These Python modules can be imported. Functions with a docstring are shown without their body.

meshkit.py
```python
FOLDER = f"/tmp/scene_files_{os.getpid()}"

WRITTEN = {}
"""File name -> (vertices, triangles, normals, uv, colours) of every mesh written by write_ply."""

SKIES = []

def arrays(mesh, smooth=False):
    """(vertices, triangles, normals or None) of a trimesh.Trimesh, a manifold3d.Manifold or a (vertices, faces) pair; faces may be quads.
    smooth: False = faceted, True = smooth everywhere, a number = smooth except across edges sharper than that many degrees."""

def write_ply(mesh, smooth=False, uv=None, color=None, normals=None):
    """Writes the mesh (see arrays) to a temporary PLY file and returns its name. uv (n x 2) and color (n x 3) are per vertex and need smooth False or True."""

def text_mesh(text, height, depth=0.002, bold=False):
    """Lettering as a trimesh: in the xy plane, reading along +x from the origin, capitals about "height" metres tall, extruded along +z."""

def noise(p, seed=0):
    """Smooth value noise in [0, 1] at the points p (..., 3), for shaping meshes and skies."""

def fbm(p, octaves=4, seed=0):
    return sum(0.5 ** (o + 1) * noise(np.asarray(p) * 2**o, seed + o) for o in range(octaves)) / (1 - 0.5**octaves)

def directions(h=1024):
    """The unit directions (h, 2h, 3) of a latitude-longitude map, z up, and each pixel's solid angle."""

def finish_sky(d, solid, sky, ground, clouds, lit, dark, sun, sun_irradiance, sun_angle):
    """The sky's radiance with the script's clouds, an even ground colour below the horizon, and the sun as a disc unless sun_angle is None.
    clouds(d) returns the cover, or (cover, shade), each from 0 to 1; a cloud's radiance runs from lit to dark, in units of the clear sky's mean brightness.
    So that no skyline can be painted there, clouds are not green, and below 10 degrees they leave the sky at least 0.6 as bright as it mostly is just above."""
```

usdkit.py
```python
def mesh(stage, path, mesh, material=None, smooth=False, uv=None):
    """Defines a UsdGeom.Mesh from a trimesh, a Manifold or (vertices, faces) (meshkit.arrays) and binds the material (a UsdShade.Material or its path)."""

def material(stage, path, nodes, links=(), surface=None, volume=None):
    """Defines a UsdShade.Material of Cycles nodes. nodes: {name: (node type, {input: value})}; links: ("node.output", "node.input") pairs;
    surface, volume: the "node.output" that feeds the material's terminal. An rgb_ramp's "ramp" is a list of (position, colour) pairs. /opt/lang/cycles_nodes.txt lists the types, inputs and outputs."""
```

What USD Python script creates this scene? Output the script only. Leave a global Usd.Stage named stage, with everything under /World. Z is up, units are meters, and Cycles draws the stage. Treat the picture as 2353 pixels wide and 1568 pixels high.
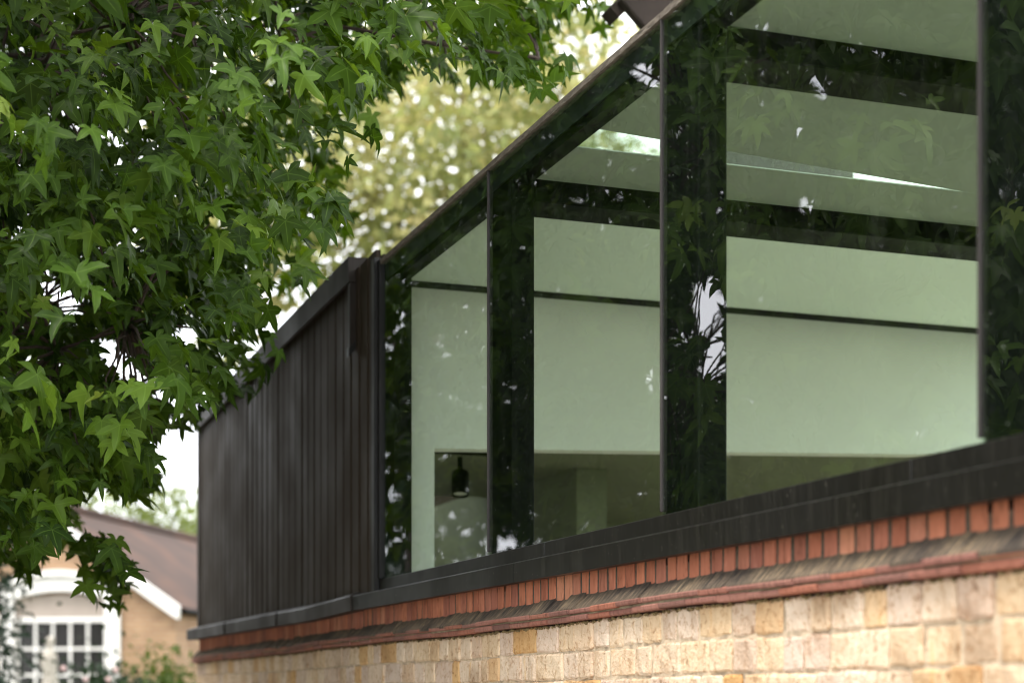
import math, random
import numpy as np, trimesh
from shapely.geometry import Polygon, Point
from shapely import prepared, contains_xy
import usdkit, meshkit
from pxr import Usd, UsdGeom, UsdLux, UsdShade, Gf, Vt, Sdf

stage = Usd.Stage.CreateInMemory()
UsdGeom.SetStageUpAxis(stage, 'Z'); UsdGeom.SetStageMetersPerUnit(stage, 1.0)
UsdGeom.Xform.Define(stage, '/World'); UsdGeom.Scope.Define(stage, '/World/Looks')

# ------------------------------------------------------------------ camera, sky, sun, exposure
YAW, EYE, FPX = math.radians(19.85), 1.5, 3950.0          # view turned right of +y; eye height; focal length in px of a 2352 px wide frame
SA, CA = math.sin(YAW), math.cos(YAW)
cam = UsdGeom.Camera.Define(stage, '/World/camera')
cam.CreateFocalLengthAttr(FPX / 2352 * 36); cam.CreateHorizontalApertureAttr(36.0)
cam.CreateVerticalApertureOffsetAttr(801 / 2352 * 36)
cam.CreateFStopAttr(2.5); cam.CreateFocusDistanceAttr(4.9)
cam.AddTransformOp().Set(Gf.Matrix4d(CA, -SA, 0, 0, 0, 0, 1, 0, -SA, -CA, 0, 0, 0, 0, EYE, 1))
cam.CreateExposureAttr(2.1)

SUN = np.array([-0.42, -0.20, 1.15]); SUN /= np.linalg.norm(SUN)
ELEV, ROT = math.asin(SUN[2]), math.atan2(SUN[0], SUN[1])
sky_m = usdkit.material(stage, '/World/Looks/overcast_sky', {
    's': ('sky_texture', {'sky_type': 'single_scattering', 'sun_disc': False, 'sun_elevation': ELEV, 'sun_rotation': ROT}),
    'tc': ('texture_coordinate', {}),
    'n': ('noise_texture', {'scale': 2.2, 'detail': 6, 'roughness': 0.55}),
    'r': ('rgb_ramp', {'ramp': [(0.3, (0.80,) * 3), (0.55, (0.97,) * 3)]}),
    'c': ('mix_color', {'a': (6.6, 6.75, 7.0), 'b': (8.6, 8.6, 8.7)}),
    'm': ('mix_color', {'use_clamp': False}),
    'b': ('background_shader', {'strength': 0.1})},
    [('tc.generated', 'n.vector'), ('n.fac', 'r.fac'), ('n.fac', 'c.fac'), ('r.color', 'm.fac'), ('s.color', 'm.a'), ('c.result', 'm.b'), ('m.result', 'b.color')], surface='b.background')
dome = UsdLux.DomeLight.Define(stage, '/World/sky')
UsdShade.MaterialBindingAPI.Apply(dome.GetPrim()).Bind(sky_m)
dome.GetPrim().SetCustomDataByKey('kind', 'structure')
sun = UsdLux.DistantLight.Define(stage, '/World/sun')
sun.CreateIntensityAttr(0.34); sun.CreateAngleAttr(25.0); sun.CreateNormalizeAttr(True); sun.CreateColorAttr(Gf.Vec3f(1.0, 0.94, 0.86))
_z = Gf.Vec3d(*SUN); _x = Gf.Cross(Gf.Vec3d(0, 0, 1), _z).GetNormalized(); _y = Gf.Cross(_z, _x)
sun.AddTransformOp().Set(Gf.Matrix4d(_x[0], _x[1], _x[2], 0, _y[0], _y[1], _y[2], 0, _z[0], _z[1], _z[2], 0, 0, 0, 0, 1))

# ------------------------------------------------------------------ helpers
RNG = np.random.default_rng(7)
_used = {}
def path_for(name, parent):
    base = parent or '/World'
    k = _used.get((base, name), -1) + 1
    _used[(base, name)] = k
    return f'{base}/{name}' if k == 0 else f'{base}/{name}_{k:03d}'

def obj(name, mesh, mat, parent=None, smooth=False, uv=None, **data):
    p = path_for(name, parent)
    m = usdkit.mesh(stage, p, mesh, mat, smooth=smooth, uv=uv)
    for k, v in data.items():
        m.GetPrim().SetCustomDataByKey(k, v)
    return p

def thing(name, label, cat, loc=(0, 0, 0), rot=0.0, **data):
    p = path_for(name, None)
    x = UsdGeom.Xform.Define(stage, p)
    x.AddTranslateOp().Set(Gf.Vec3d(*map(float, loc)))
    if rot: x.AddRotateZOp().Set(float(rot))
    pr = x.GetPrim(); pr.SetCustomDataByKey('label', label); pr.SetCustomDataByKey('category', cat)
    for k, v in data.items(): pr.SetCustomDataByKey(k, v)
    return p

def at(lat, dep, z=0.0):                                   # metres right of and ahead of the eye -> world
    return np.array([SA * dep + CA * lat, CA * dep - SA * lat, z])

def to_px(P):                                              # where world points stand in the 2352 px frame (for shaping the crown's outline)
    P = np.asarray(P, float)
    dep = P[..., 0] * SA + P[..., 1] * CA; lat = P[..., 0] * CA - P[..., 1] * SA
    return np.stack([1176 + FPX * lat / np.maximum(dep, .01), 1585 - FPX * (P[..., 2] - EYE) / np.maximum(dep, .01)], -1), dep

def box(x0, x1, y0, y1, z0, z1, bevel=0.0):
    if bevel <= 0:
        m = trimesh.creation.box([x1 - x0, y1 - y0, z1 - z0]); m.apply_translation([(x0 + x1) / 2, (y0 + y1) / 2, (z0 + z1) / 2]); return m
    b = bevel; pts = []
    for sx in (0, 1):
        for sy in (0, 1):
            for sz in (0, 1):
                X, Y, Z = (x0, x1)[sx], (y0, y1)[sy], (z0, z1)[sz]; dx, dy, dz = (1, -1)[sx] * b, (1, -1)[sy] * b, (1, -1)[sz] * b
                pts += [(X, Y + dy, Z + dz), (X + dx, Y, Z + dz), (X + dx, Y + dy, Z)]
    return trimesh.convex.convex_hull(np.array(pts))

def join(*ms):
    return trimesh.util.concatenate([m for m in ms])

def prism_y(poly, y0, y1, z_of_y=None):                     # (x, z) outline extruded along y
    n = len(poly); a = np.array([[p[0], y0, p[1]] for p in poly]); b = np.array([[p[0], y1, p[1]] for p in poly])
    if z_of_y is not None: a[:, 2] += z_of_y(y0); b[:, 2] += z_of_y(y1)
    v = np.vstack([a, b]); f = []
    for i in range(n):
        j = (i + 1) % n; f += [[i, j, n + j], [i, n + j, n + i]]
    for i in range(1, n - 1): f += [[0, i + 1, i], [n, n + i, n + i + 1]]
    m = trimesh.Trimesh(v, f, process=False); trimesh.repair.fix_normals(m); return m

def tube(points, radii, sides=7):
    p = np.asarray(points, float); t = np.gradient(p, axis=0); t /= np.linalg.norm(t, axis=1, keepdims=True) + 1e-12
    ref = np.where(np.abs(t[:, 2:]) < .9, [[0, 0, 1.]], [[1., 0, 0]])
    a = np.cross(t, ref); a /= np.linalg.norm(a, axis=1, keepdims=True) + 1e-12; b = np.cross(t, a)
    an = np.arange(sides) * 2 * np.pi / sides
    v = p[:, None] + np.asarray(radii)[:, None, None] * (np.cos(an)[None, :, None] * a[:, None] + np.sin(an)[None, :, None] * b[:, None])
    f = []
    for i in range(len(p) - 1):
        for j in range(sides):
            k = (j + 1) % sides; f += [[i * sides + j, i * sides + k, (i + 1) * sides + k], [i * sides + j, (i + 1) * sides + k, (i + 1) * sides + j]]
    return trimesh.Trimesh(v.reshape(-1, 3), f, process=False)

def mat(name, nodes, links, surface='p.BSDF', volume=None):
    return usdkit.material(stage, '/World/Looks/' + name, nodes, links, surface=surface, volume=volume)

def plain(name, color, rough=.6, vary=.15, scale=6.0, bump=0.0, spec=.5, metallic=0.0, stretch=(1, 1, 1), detail=5):
    c = np.array(color)
    nodes = {'g': ('geometry', {}), 'mp': ('mapping', {'scale': stretch}), 'n': ('noise_texture', {'scale': scale, 'detail': detail, 'roughness': .6}),
             'r': ('rgb_ramp', {'ramp': [(.25, tuple(c * (1 - vary))), (.75, tuple(np.minimum(c * (1 + vary), 1)))]}),
             'p': ('principled_bsdf', {'roughness': rough, 'specular_ior_level': spec, 'metallic': metallic})}
    links = [('g.position', 'mp.vector'), ('mp.vector', 'n.vector'), ('n.fac', 'r.fac'), ('r.color', 'p.base_color')]
    if bump:
        nodes['b'] = ('bump', {'strength': bump, 'distance': .01}); links += [('n.fac', 'b.height'), ('b.normal', 'p.normal')]
    return mat(name, nodes, links)

# ------------------------------------------------------------------ materials
M = {}
# stock brick: cream to orange, each brick its own tone, with streaks, pits and soot
M['stock'] = mat('yellow_stock_brick', {
    'o': ('object_info', {}), 'g': ('geometry', {}),
    'base': ('rgb_ramp', {'ramp': [(0, (.62, .49, .35)), (.2, (.66, .55, .43)), (.38, (.56, .45, .38)), (.54, (.69, .59, .48)), (.68, (.61, .46, .29)), (.8, (.58, .49, .43)), (.93, (.56, .36, .16)), (1, (.70, .60, .50))]}),
    'm1': ('mapping', {'scale': (34, 34, 6)}), 'n1': ('noise_texture', {'scale': 1.0, 'detail': 5, 'roughness': .62, 'distortion': .4}),
    'r1': ('rgb_ramp', {'ramp': [(.25, (.74, .62, .50)), (.42, (.97, .93, .88)), (.60, (1.04, 1.0, .96)), (.72, (1.0, .84, .60)), (.85, (.92, .68, .40))]}),
    'x1': ('mix_color', {'blend_type': 'multiply', 'fac': .95, 'use_clamp': False}),
    'n2': ('noise_texture', {'scale': 48, 'detail': 8, 'roughness': .75, 'distortion': .6}), 'r2': ('rgb_ramp', {'ramp': [(.33, (.20, .12, .07)), (.425, (.80, .70, .60)), (.49, (1, 1, 1))]}),
    'x2': ('mix_color', {'blend_type': 'multiply', 'fac': .8}),
    'n3': ('noise_texture', {'scale': 5, 'detail': 4}), 'r3': ('rgb_ramp', {'ramp': [(.30, (.50, .42, .34)), (.42, (.84, .79, .74)), (.56, (1, 1, 1))]}),
    'x3': ('mix_color', {'blend_type': 'multiply', 'fac': .8}),
    'n4': ('noise_texture', {'scale': 130, 'detail': 4}), 'b': ('bump', {'strength': .7, 'distance': .006}), 'b2': ('bump', {'strength': .4, 'distance': .008}),
    'p': ('principled_bsdf', {'roughness': .92, 'specular_ior_level': .2})},
    [('o.random', 'base.fac'), ('g.position', 'm1.vector'), ('m1.vector', 'n1.vector'), ('n1.fac', 'r1.fac'), ('base.color', 'x1.a'), ('r1.color', 'x1.b'),
     ('g.position', 'n2.vector'), ('n2.fac', 'r2.fac'), ('x1.result', 'x2.a'), ('r2.color', 'x2.b'), ('g.position', 'n3.vector'), ('n3.fac', 'r3.fac'), ('x2.result', 'x3.a'), ('r3.color', 'x3.b'), ('x3.result', 'p.base_color'),
     ('g.position', 'n4.vector'), ('n4.fac', 'b.height'), ('n1.fac', 'b2.height'), ('b.normal', 'b2.normal'), ('b2.normal', 'p.normal')])
M['mortar'] = plain('lime_mortar', (.47, .37, .26), .95, .55, 26, .9)
M['dark_mortar'] = plain('sooty_mortar', (.07, .06, .045), .95, .6, 90, .6)
M['red'] = mat('red_rubbed_brick', {
    'o': ('object_info', {}), 'g': ('geometry', {}),
    'base': ('rgb_ramp', {'ramp': [(0, (.30, .105, .065)), (.3, (.44, .165, .095)), (.55, (.37, .14, .09)), (.8, (.27, .10, .07)), (1, (.50, .22, .135))]}),
    'mp': ('mapping', {'scale': (60, 60, 18)}), 'n': ('noise_texture', {'scale': 1, 'detail': 5, 'roughness': .65}),
    'r': ('rgb_ramp', {'ramp': [(.30, (.42, .38, .36)), (.43, (.88, .86, .84)), (.60, (1.03, 1.0, 1.0)), (.74, (1.25, 1.5, 1.6))]}),
    'x': ('mix_color', {'blend_type': 'multiply', 'fac': .9, 'use_clamp': False}), 'b': ('bump', {'strength': .4, 'distance': .004}),
    'p': ('principled_bsdf', {'roughness': .88, 'specular_ior_level': .25})},
    [('o.random', 'base.fac'), ('g.position', 'mp.vector'), ('mp.vector', 'n.vector'), ('n.fac', 'r.fac'), ('base.color', 'x.a'), ('r.color', 'x.b'), ('x.result', 'p.base_color'), ('n.fac', 'b.height'), ('b.normal', 'p.normal')])
M['tile'] = mat('weathered_red_tile', {
    'o': ('object_info', {}), 'g': ('geometry', {}),
    'base': ('rgb_ramp', {'ramp': [(0, (.30, .115, .075)), (.35, (.22, .10, .08)), (.6, (.28, .13, .10)), (.8, (.17, .085, .07)), (1, (.34, .13, .08))]}),
    'mp': ('mapping', {'scale': (40, 110, 40)}), 'n': ('noise_texture', {'scale': 1, 'detail': 5, 'roughness': .65}),
    'r': ('rgb_ramp', {'ramp': [(.3, (.35, .33, .33)), (.5, (1, 1, 1)), (.75, (1.15, 1.2, 1.2))]}),
    'x': ('mix_color', {'blend_type': 'multiply', 'fac': .85, 'use_clamp': False}), 'b': ('bump', {'strength': .5, 'distance': .004}),
    'p': ('principled_bsdf', {'roughness': .9, 'specular_ior_level': .2})},
    [('o.random', 'base.fac'), ('g.position', 'mp.vector'), ('mp.vector', 'n.vector'), ('n.fac', 'r.fac'), ('base.color', 'x.a'), ('r.color', 'x.b'), ('x.result', 'p.base_color'), ('n.fac', 'b.height'), ('b.normal', 'p.normal')])
# sloped plinth bricks: red clay under streaks of grey-black and straw lichen that run down the slope
M['plinth'] = mat('lichened_plinth_brick', {
    'g': ('geometry', {}), 'mp': ('mapping', {'scale': (22, 150, 22)}), 'n': ('noise_texture', {'scale': 1, 'detail': 6, 'roughness': .7}),
    'r': ('rgb_ramp', {'ramp': [(.32, (.035, .032, .03)), (.45, (.075, .064, .052)), (.53, (.125, .098, .075)), (.61, (.21, .16, .11)), (.75, (.36, .28, .19))]}),
    'n2': ('noise_texture', {'scale': 7, 'detail': 4}), 'r2': ('rgb_ramp', {'ramp': [(.35, (.55, .55, .58)), (.6, (1.15, 1.1, 1.0))]}), 'x': ('mix_color', {'blend_type': 'multiply', 'fac': 1, 'use_clamp': False}),
    'b': ('bump', {'strength': .8, 'distance': .006}), 'p': ('principled_bsdf', {'roughness': .95, 'specular_ior_level': .15})},
    [('g.position', 'mp.vector'), ('mp.vector', 'n.vector'), ('n.fac', 'r.fac'), ('g.position', 'n2.vector'), ('n2.fac', 'r2.fac'), ('r.color', 'x.a'), ('r2.color', 'x.b'), ('x.result', 'p.base_color'), ('n.fac', 'b.height'), ('b.normal', 'p.normal')])

def coated(name, color, rough, dust=(.20, .19, .17), amount=.25, streak=(70, 70, 2.5), speck=True, bump=.05, spec=.25):
    nodes = {'g': ('geometry', {}), 'mp': ('mapping', {'scale': streak}), 'n': ('noise_texture', {'scale': 1, 'detail': 4, 'roughness': .6}), 'r': ('rgb_ramp', {'ramp': [(.5, (0, 0, 0)), (.8, (amount,) * 3)]}),
             'n2': ('noise_texture', {'scale': 140, 'detail': 2}), 'r2': ('rgb_ramp', {'ramp': [(.70, (0, 0, 0)), (.76, (.45 if speck else 0,) * 3)]}),
             'n3': ('noise_texture', {'scale': 3, 'detail': 3}), 'r3': ('rgb_ramp', {'ramp': [(.35, (rough - .08,) * 3), (.7, (rough + .12,) * 3)]}),
             'm1': ('mix_color', {'a': color, 'b': dust}), 'm2': ('mix_color', {'b': tuple(np.minimum(np.array(dust) * 1.8, .6))}),
             'b': ('bump', {'strength': bump, 'distance': .02}), 'p': ('principled_bsdf', {'specular_ior_level': spec})}
    return mat(name, nodes, [('g.position', 'mp.vector'), ('mp.vector', 'n.vector'), ('n.fac', 'r.fac'), ('r.color', 'm1.fac'), ('g.position', 'n2.vector'), ('n2.fac', 'r2.fac'), ('r2.color', 'm2.fac'), ('m1.result', 'm2.a'), ('m2.result', 'p.base_color'),
                             ('g.position', 'n3.vector'), ('n3.fac', 'r3.fac'), ('r3.color', 'p.roughness'), ('n3.fac', 'b.height'), ('b.normal', 'p.normal')])
M['sill'] = coated('black_coated_sill', (.0045, .004, .003), .40, amount=.10, dust=(.12, .11, .09))
M['frame'] = coated('black_frame_metal', (.010, .010, .010), .42, amount=.05, speck=False)
M['mullion'] = coated('bronze_edge_trim', (.030, .026, .025), .35, amount=.1, speck=False)
M['clad'] = coated('dark_bronze_cladding', (.040, .0305, .0225), .58, amount=.04, speck=False, bump=.0, spec=.07)
M['clad_trim'] = coated('dark_bronze_trim', (.022, .0175, .0145), .5, amount=.05, speck=False, bump=.02, spec=.2)
M['frit'] = plain('black_edge_band', (.008, .009, .010), .35, .1, 4)
M['roof_edge'] = plain('weathered_roof_edge', (.12, .10, .08), .85, .6, 60, .8, stretch=(1, .4, 2))
M['steel'] = coated('dark_painted_steel', (.003, .0035, .003), .6, amount=.0, speck=False, spec=.08)
M['plaster'] = plain('white_plaster', (.86, .86, .83), .85, .03, 1.5)
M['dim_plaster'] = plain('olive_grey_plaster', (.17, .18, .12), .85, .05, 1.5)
M['floor'] = plain('oak_floor', (.46, .38, .28), .5, .2, 5, stretch=(1, 8, 1))
M['dark_room'] = plain('dark_doorway', (.05, .045, .04), .7, .2, 3)
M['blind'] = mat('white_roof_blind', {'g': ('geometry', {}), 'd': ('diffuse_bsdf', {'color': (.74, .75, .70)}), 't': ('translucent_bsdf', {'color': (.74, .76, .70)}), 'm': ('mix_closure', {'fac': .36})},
                 [('d.BSDF', 'm.closure1'), ('t.BSDF', 'm.closure2')], surface='m.closure')
# green-tinted double glazing, faintly wavy
M['glass'] = mat('green_tinted_glass', {
    'g': ('geometry', {}), 'n': ('noise_texture', {'scale': 1.3, 'detail': 2}), 'b': ('bump', {'strength': .06, 'distance': .05}),
    't': ('transparent_bsdf', {'color': (.872, .928, .895)}), 'y': ('glossy_bsdf', {'color': (.97, .97, 1.0), 'roughness': .0}), 'f': ('fresnel', {'IOR': 2.05}), 'bk': ('mix_float', {'b': 0.0}), 'm': ('mix_closure', {}),
    'dn': ('noise_texture', {'scale': 120, 'detail': 2}), 'dr': ('rgb_ramp', {'ramp': [(.73, (0,) * 3), (.79, (.30,) * 3)]}), 'sp': ('mapping', {'scale': (30, 30, 1.2)}), 'sn': ('noise_texture', {'scale': 1, 'detail': 5}), 'sr': ('rgb_ramp', {'ramp': [(.55, (0,) * 3), (.9, (.006,) * 3)]}),
    'da': ('math', {'math_type': 'add'}), 'dd': ('diffuse_bsdf', {'color': (.6, .6, .56)}), 'md': ('mix_closure', {})},
    [('g.position', 'dn.vector'), ('dn.fac', 'dr.fac'), ('g.position', 'sp.vector'), ('sp.vector', 'sn.vector'), ('sn.fac', 'sr.fac'), ('dr.color', 'da.value1'), ('sr.color', 'da.value2'), ('da.value', 'md.fac'), ('m.closure', 'md.closure1'), ('dd.BSDF', 'md.closure2'),
     ('g.position', 'n.vector'), ('n.fac', 'b.height'), ('b.normal', 'y.normal'), ('g.backfacing', 'bk.fac'), ('f.fac', 'bk.a'), ('bk.result', 'm.fac'), ('t.BSDF', 'm.closure1'), ('y.BSDF', 'm.closure2')], surface='md.closure')
M['blind_shaded'] = mat('shaded_roof_blind', {'d': ('diffuse_bsdf', {'color': (.42, .45, .40)}), 't': ('translucent_bsdf', {'color': (.36, .40, .33)}), 'm': ('mix_closure', {'fac': .2})},
                 [('d.BSDF', 'm.closure1'), ('t.BSDF', 'm.closure2')], surface='m.closure')  # darker copy of the blind, with shade painted into the fabric colour
M['roof_glass'] = mat('clear_roof_glass', {'t': ('transparent_bsdf', {'color': (.88, .93, .87)}), 'y': ('glossy_bsdf', {'color': (.9, .9, .9), 'roughness': .02}), 'f': ('fresnel', {'IOR': 1.5}), 'g': ('geometry', {}), 'bk': ('mix_float', {'b': 0.0}), 'm': ('mix_closure', {})},
                      [('g.backfacing', 'bk.fac'), ('f.fac', 'bk.a'), ('bk.result', 'm.fac'), ('t.BSDF', 'm.closure1'), ('y.BSDF', 'm.closure2')], surface='m.closure')
M['bark'] = plain('grey_brown_bark', (.050, .034, .026), .9, .4, 30, .8, stretch=(1, 1, .3))

def leaf_mat(name, dark, mid, light, pale, source, rough=.45, trans=.25, vein=True, accent=None, scale=1.0, patch=False):
    ramp = [(0, dark), (.42, mid), (.85, light), (1, pale)]
    if accent is not None: ramp = [(0, dark), (.3, mid), (.55, light), (.70, pale), (.76, accent), (1, accent)] if patch else [(0, dark), (.35, mid), (.72, light), (.88, pale), (.9, accent), (1, accent)]
    nodes = {'o': ('object_info', {}), 'g': ('geometry', {}), 'u': ('uvmap', {'attribute': 'st'}), 'sx': ('separate_xyz', {}),
             'r': ('rgb_ramp', {'ramp': ramp}), 'v': ('rgb_ramp', {'ramp': [(0.0, (.34,) * 3), (.07, (.10,) * 3), (.15, (0,) * 3)]}),
             'mv': ('mix_color', {'b': tuple(np.minimum(np.array(light) * 1.9 + .03, .5))}),
             'tc': ('hsv', {'hue': .485, 'saturation': 1.1, 'value': 1.25}),
             'p': ('principled_bsdf', {'roughness': rough, 'specular_ior_level': .17}), 't': ('translucent_bsdf', {}), 'm': ('mix_closure', {'fac': trans})}
    links = [('sx.x' if source == 'tone' else 'g.random_per_island', 'r.fac'), ('r.color', 'mv.a'), ('mv.result', 'p.base_color'), ('r.color', 'tc.color'), ('tc.color', 't.color'), ('p.BSDF', 'm.closure1'), ('t.BSDF', 'm.closure2')]
    if patch:
        nodes['pn'] = ('noise_texture', {'scale': .9, 'detail': 3}); nodes['pm'] = ('mix_float', {'fac': .62}); nodes['pr'] = ('map_range', {'from_min': .28, 'from_max': .72, 'clamp': True})
        links = [l for l in links if l[1] != 'r.fac'] + [('g.position', 'pn.vector'), ('pn.fac', 'pr.value'), ('g.random_per_island', 'pm.a'), ('pr.result', 'pm.b'), ('pm.result', 'r.fac')]
    if source == 'tone': links += [('u.UV', 'sx.vector')]
    if vein: links += [('sx.y', 'v.fac'), ('v.color', 'mv.fac')]
    else: nodes['mv'][1]['fac'] = 0.0
    return mat(name, nodes, links, surface='m.closure')
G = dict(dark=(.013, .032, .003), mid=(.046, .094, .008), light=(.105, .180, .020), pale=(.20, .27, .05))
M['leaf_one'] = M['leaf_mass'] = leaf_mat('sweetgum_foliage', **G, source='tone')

# ------------------------------------------------------------------ the setting: ground
gx = np.linspace(-400, 400, 41); gy = np.linspace(-400, 400, 41)
gv = np.array([[x, y, 0.0] for y in gy for x in gx]); gf = [[j * 41 + i, j * 41 + i + 1, (j + 1) * 41 + i + 1, (j + 1) * 41 + i] for j in range(40) for i in range(40)]
M['ground'] = mat('garden_ground', {'g': ('geometry', {}), 'n': ('noise_texture', {'scale': .35, 'detail': 6}), 'n2': ('noise_texture', {'scale': 14, 'detail': 5}),
    'r': ('rgb_ramp', {'ramp': [(.35, (.20, .18, .15)), (.55, (.12, .13, .07)), (.7, (.08, .11, .04))]}), 'r2': ('rgb_ramp', {'ramp': [(.3, (.7,) * 3), (.7, (1.2,) * 3)]}), 'x': ('mix_color', {'blend_type': 'multiply', 'fac': 1, 'use_clamp': False}), 'p': ('principled_bsdf', {'roughness': .95})},
    [('g.position', 'n.vector'), ('n.fac', 'r.fac'), ('g.position', 'n2.vector'), ('n2.fac', 'r2.fac'), ('r.color', 'x.a'), ('r2.color', 'x.b'), ('x.result', 'p.base_color')])
obj('ground', (gv, gf), M['ground'], kind='structure')
M['paving'] = plain('concrete_paving', (.34, .31, .27), .9, .15, 8)
obj('path', box(-1.6, 1.70, -6, 24, .001, .008), M['paving'], kind='structure')

# ------------------------------------------------------------------ brick wall with red string course
DX = 1.75                                                   # the wall's face stands this far right of the eye
_ys, _dz = [-3, 1.5, 2.33, 3.4, 4.66, 7.0, 10.6], [.021, .021, .0185, .010, 0, -.006, -.016]
def sag(y): return float(np.interp(y, _ys, _dz)) + .0022 * math.sin(2.1 * y) + .0015 * math.sin(5.3 * y + 1)
WALL_END, WALL_NEAR = 10.50, -3.0
Z = lambda h: EYE + h
wall = thing('brick_wall', 'old yellow stock brick wall with moulded red brick string course under the black sill', 'wall', (0, 0, 0))
# core: mortar bed just behind the brick faces
core = []
yy = np.linspace(WALL_NEAR, WALL_END - .01, 40)
for a, b in zip(yy[:-1], yy[1:]):
    core.append(prism_y([(DX + .0025, Z(-1.52)), (DX + .0025, Z(.172)), (DX + .24, Z(.172)), (DX + .24, Z(-1.52))], a, b, sag))
obj('mortar_bed', join(*core), M['mortar'], wall)
core = [prism_y([(DX + .014, Z(.165)), (DX + .014, Z(.36)), (DX + .22, Z(.36)), (DX + .22, Z(.165))], a, b, sag) for a, b in zip(yy[:-1], yy[1:])]
obj('dark_mortar_bed', join(*core), M['dark_mortar'], wall)

def rough_brick(y0, y1, z0, z1, x, amp, seed, ny=4, nz=3, depth=.05, rnd=.004, jit=.0045, worn=.006):
    def spaced(n, L):
        e = min(.25, .006 / L); return np.concatenate([[0], np.linspace(e, 1 - e, n - 1), [1]])
    u = spaced(ny, y1 - y0); w = spaced(nz, z1 - z0)
    Y, Zz = np.meshgrid(y0 + (y1 - y0) * u, z0 + (z1 - z0) * w, indexing='ij')
    r = np.random.default_rng(seed)
    edge = np.zeros(Y.shape); edge[[0, -1], :] += 1; edge[:, [0, -1]] += 1
    X = x + edge * rnd * (.5 + r.random(Y.shape)) + amp * (r.random(Y.shape) - .5)
    Yj = Y + (r.random(Y.shape) - .5) * jit; Zj = Zz + (r.random(Y.shape) - .5) * jit
    # corners worn round
    for i, j in ((0, 0), (0, -1), (-1, 0), (-1, -1)):
        k = worn * r.random(); Yj[i, j] += k if i == 0 else -k; Zj[i, j] += k if j == 0 else -k
    front = np.stack([X, Yj, Zj], -1).reshape(-1, 3)
    n = (ny + 1) * (nz + 1); idx = np.arange(n).reshape(ny + 1, nz + 1)
    ring = list(idx[:, 0]) + list(idx[-1, 1:]) + list(idx[-2::-1, -1]) + list(idx[0, -2:0:-1])
    back = front[ring].copy(); back[:, 0] = x + depth
    f = []
    for i in range(ny):
        for j in range(nz):
            a, b, c, d = idx[i, j], idx[i + 1, j], idx[i + 1, j + 1], idx[i, j + 1]
            f += [[a, c, b], [a, d, c]]
    L = len(ring)
    for i in range(L):
        j = (i + 1) % L; f += [[ring[i], ring[j], n + j], [ring[i], n + j, n + i]]
    return trimesh.Trimesh(np.vstack([front, back]), f, process=False)

rng = random.Random(11); rest = []; PITCH = .0775
for row in range(20):
    top = Z(.182) if row == 0 else Z(.109 - (row - 1) * PITCH - .006); bot = Z(.109 - row * PITCH - .002)
    y = WALL_NEAR + rng.random() * .1
    while y < WALL_END - .03:
        w = rng.choice([.075, .09, .10, .105, .105, .11, .115, .12, .16, .21]) * (.93 + .14 * rng.random())
        y1 = min(y + w, WALL_END)
        if WALL_END - y1 < .05: y1 = WALL_END
        s = sag((y + y1) / 2)
        m = rough_brick(y + .001, y1 - .002, bot + s + rng.uniform(-.002, .002), top + s + rng.uniform(-.003, .001), DX - .002 + rng.uniform(-.0035, .0025), .0035, rng.randrange(10**9), 5, 4)
        if row <= 3 and y1 > 2.1 + row * .05: obj('brick', m, M['stock'], wall)
        else: rest.append(m)
        y = y1 + .003
obj('brickwork', join(*rest), M['stock'], wall, kind='stuff')
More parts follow.
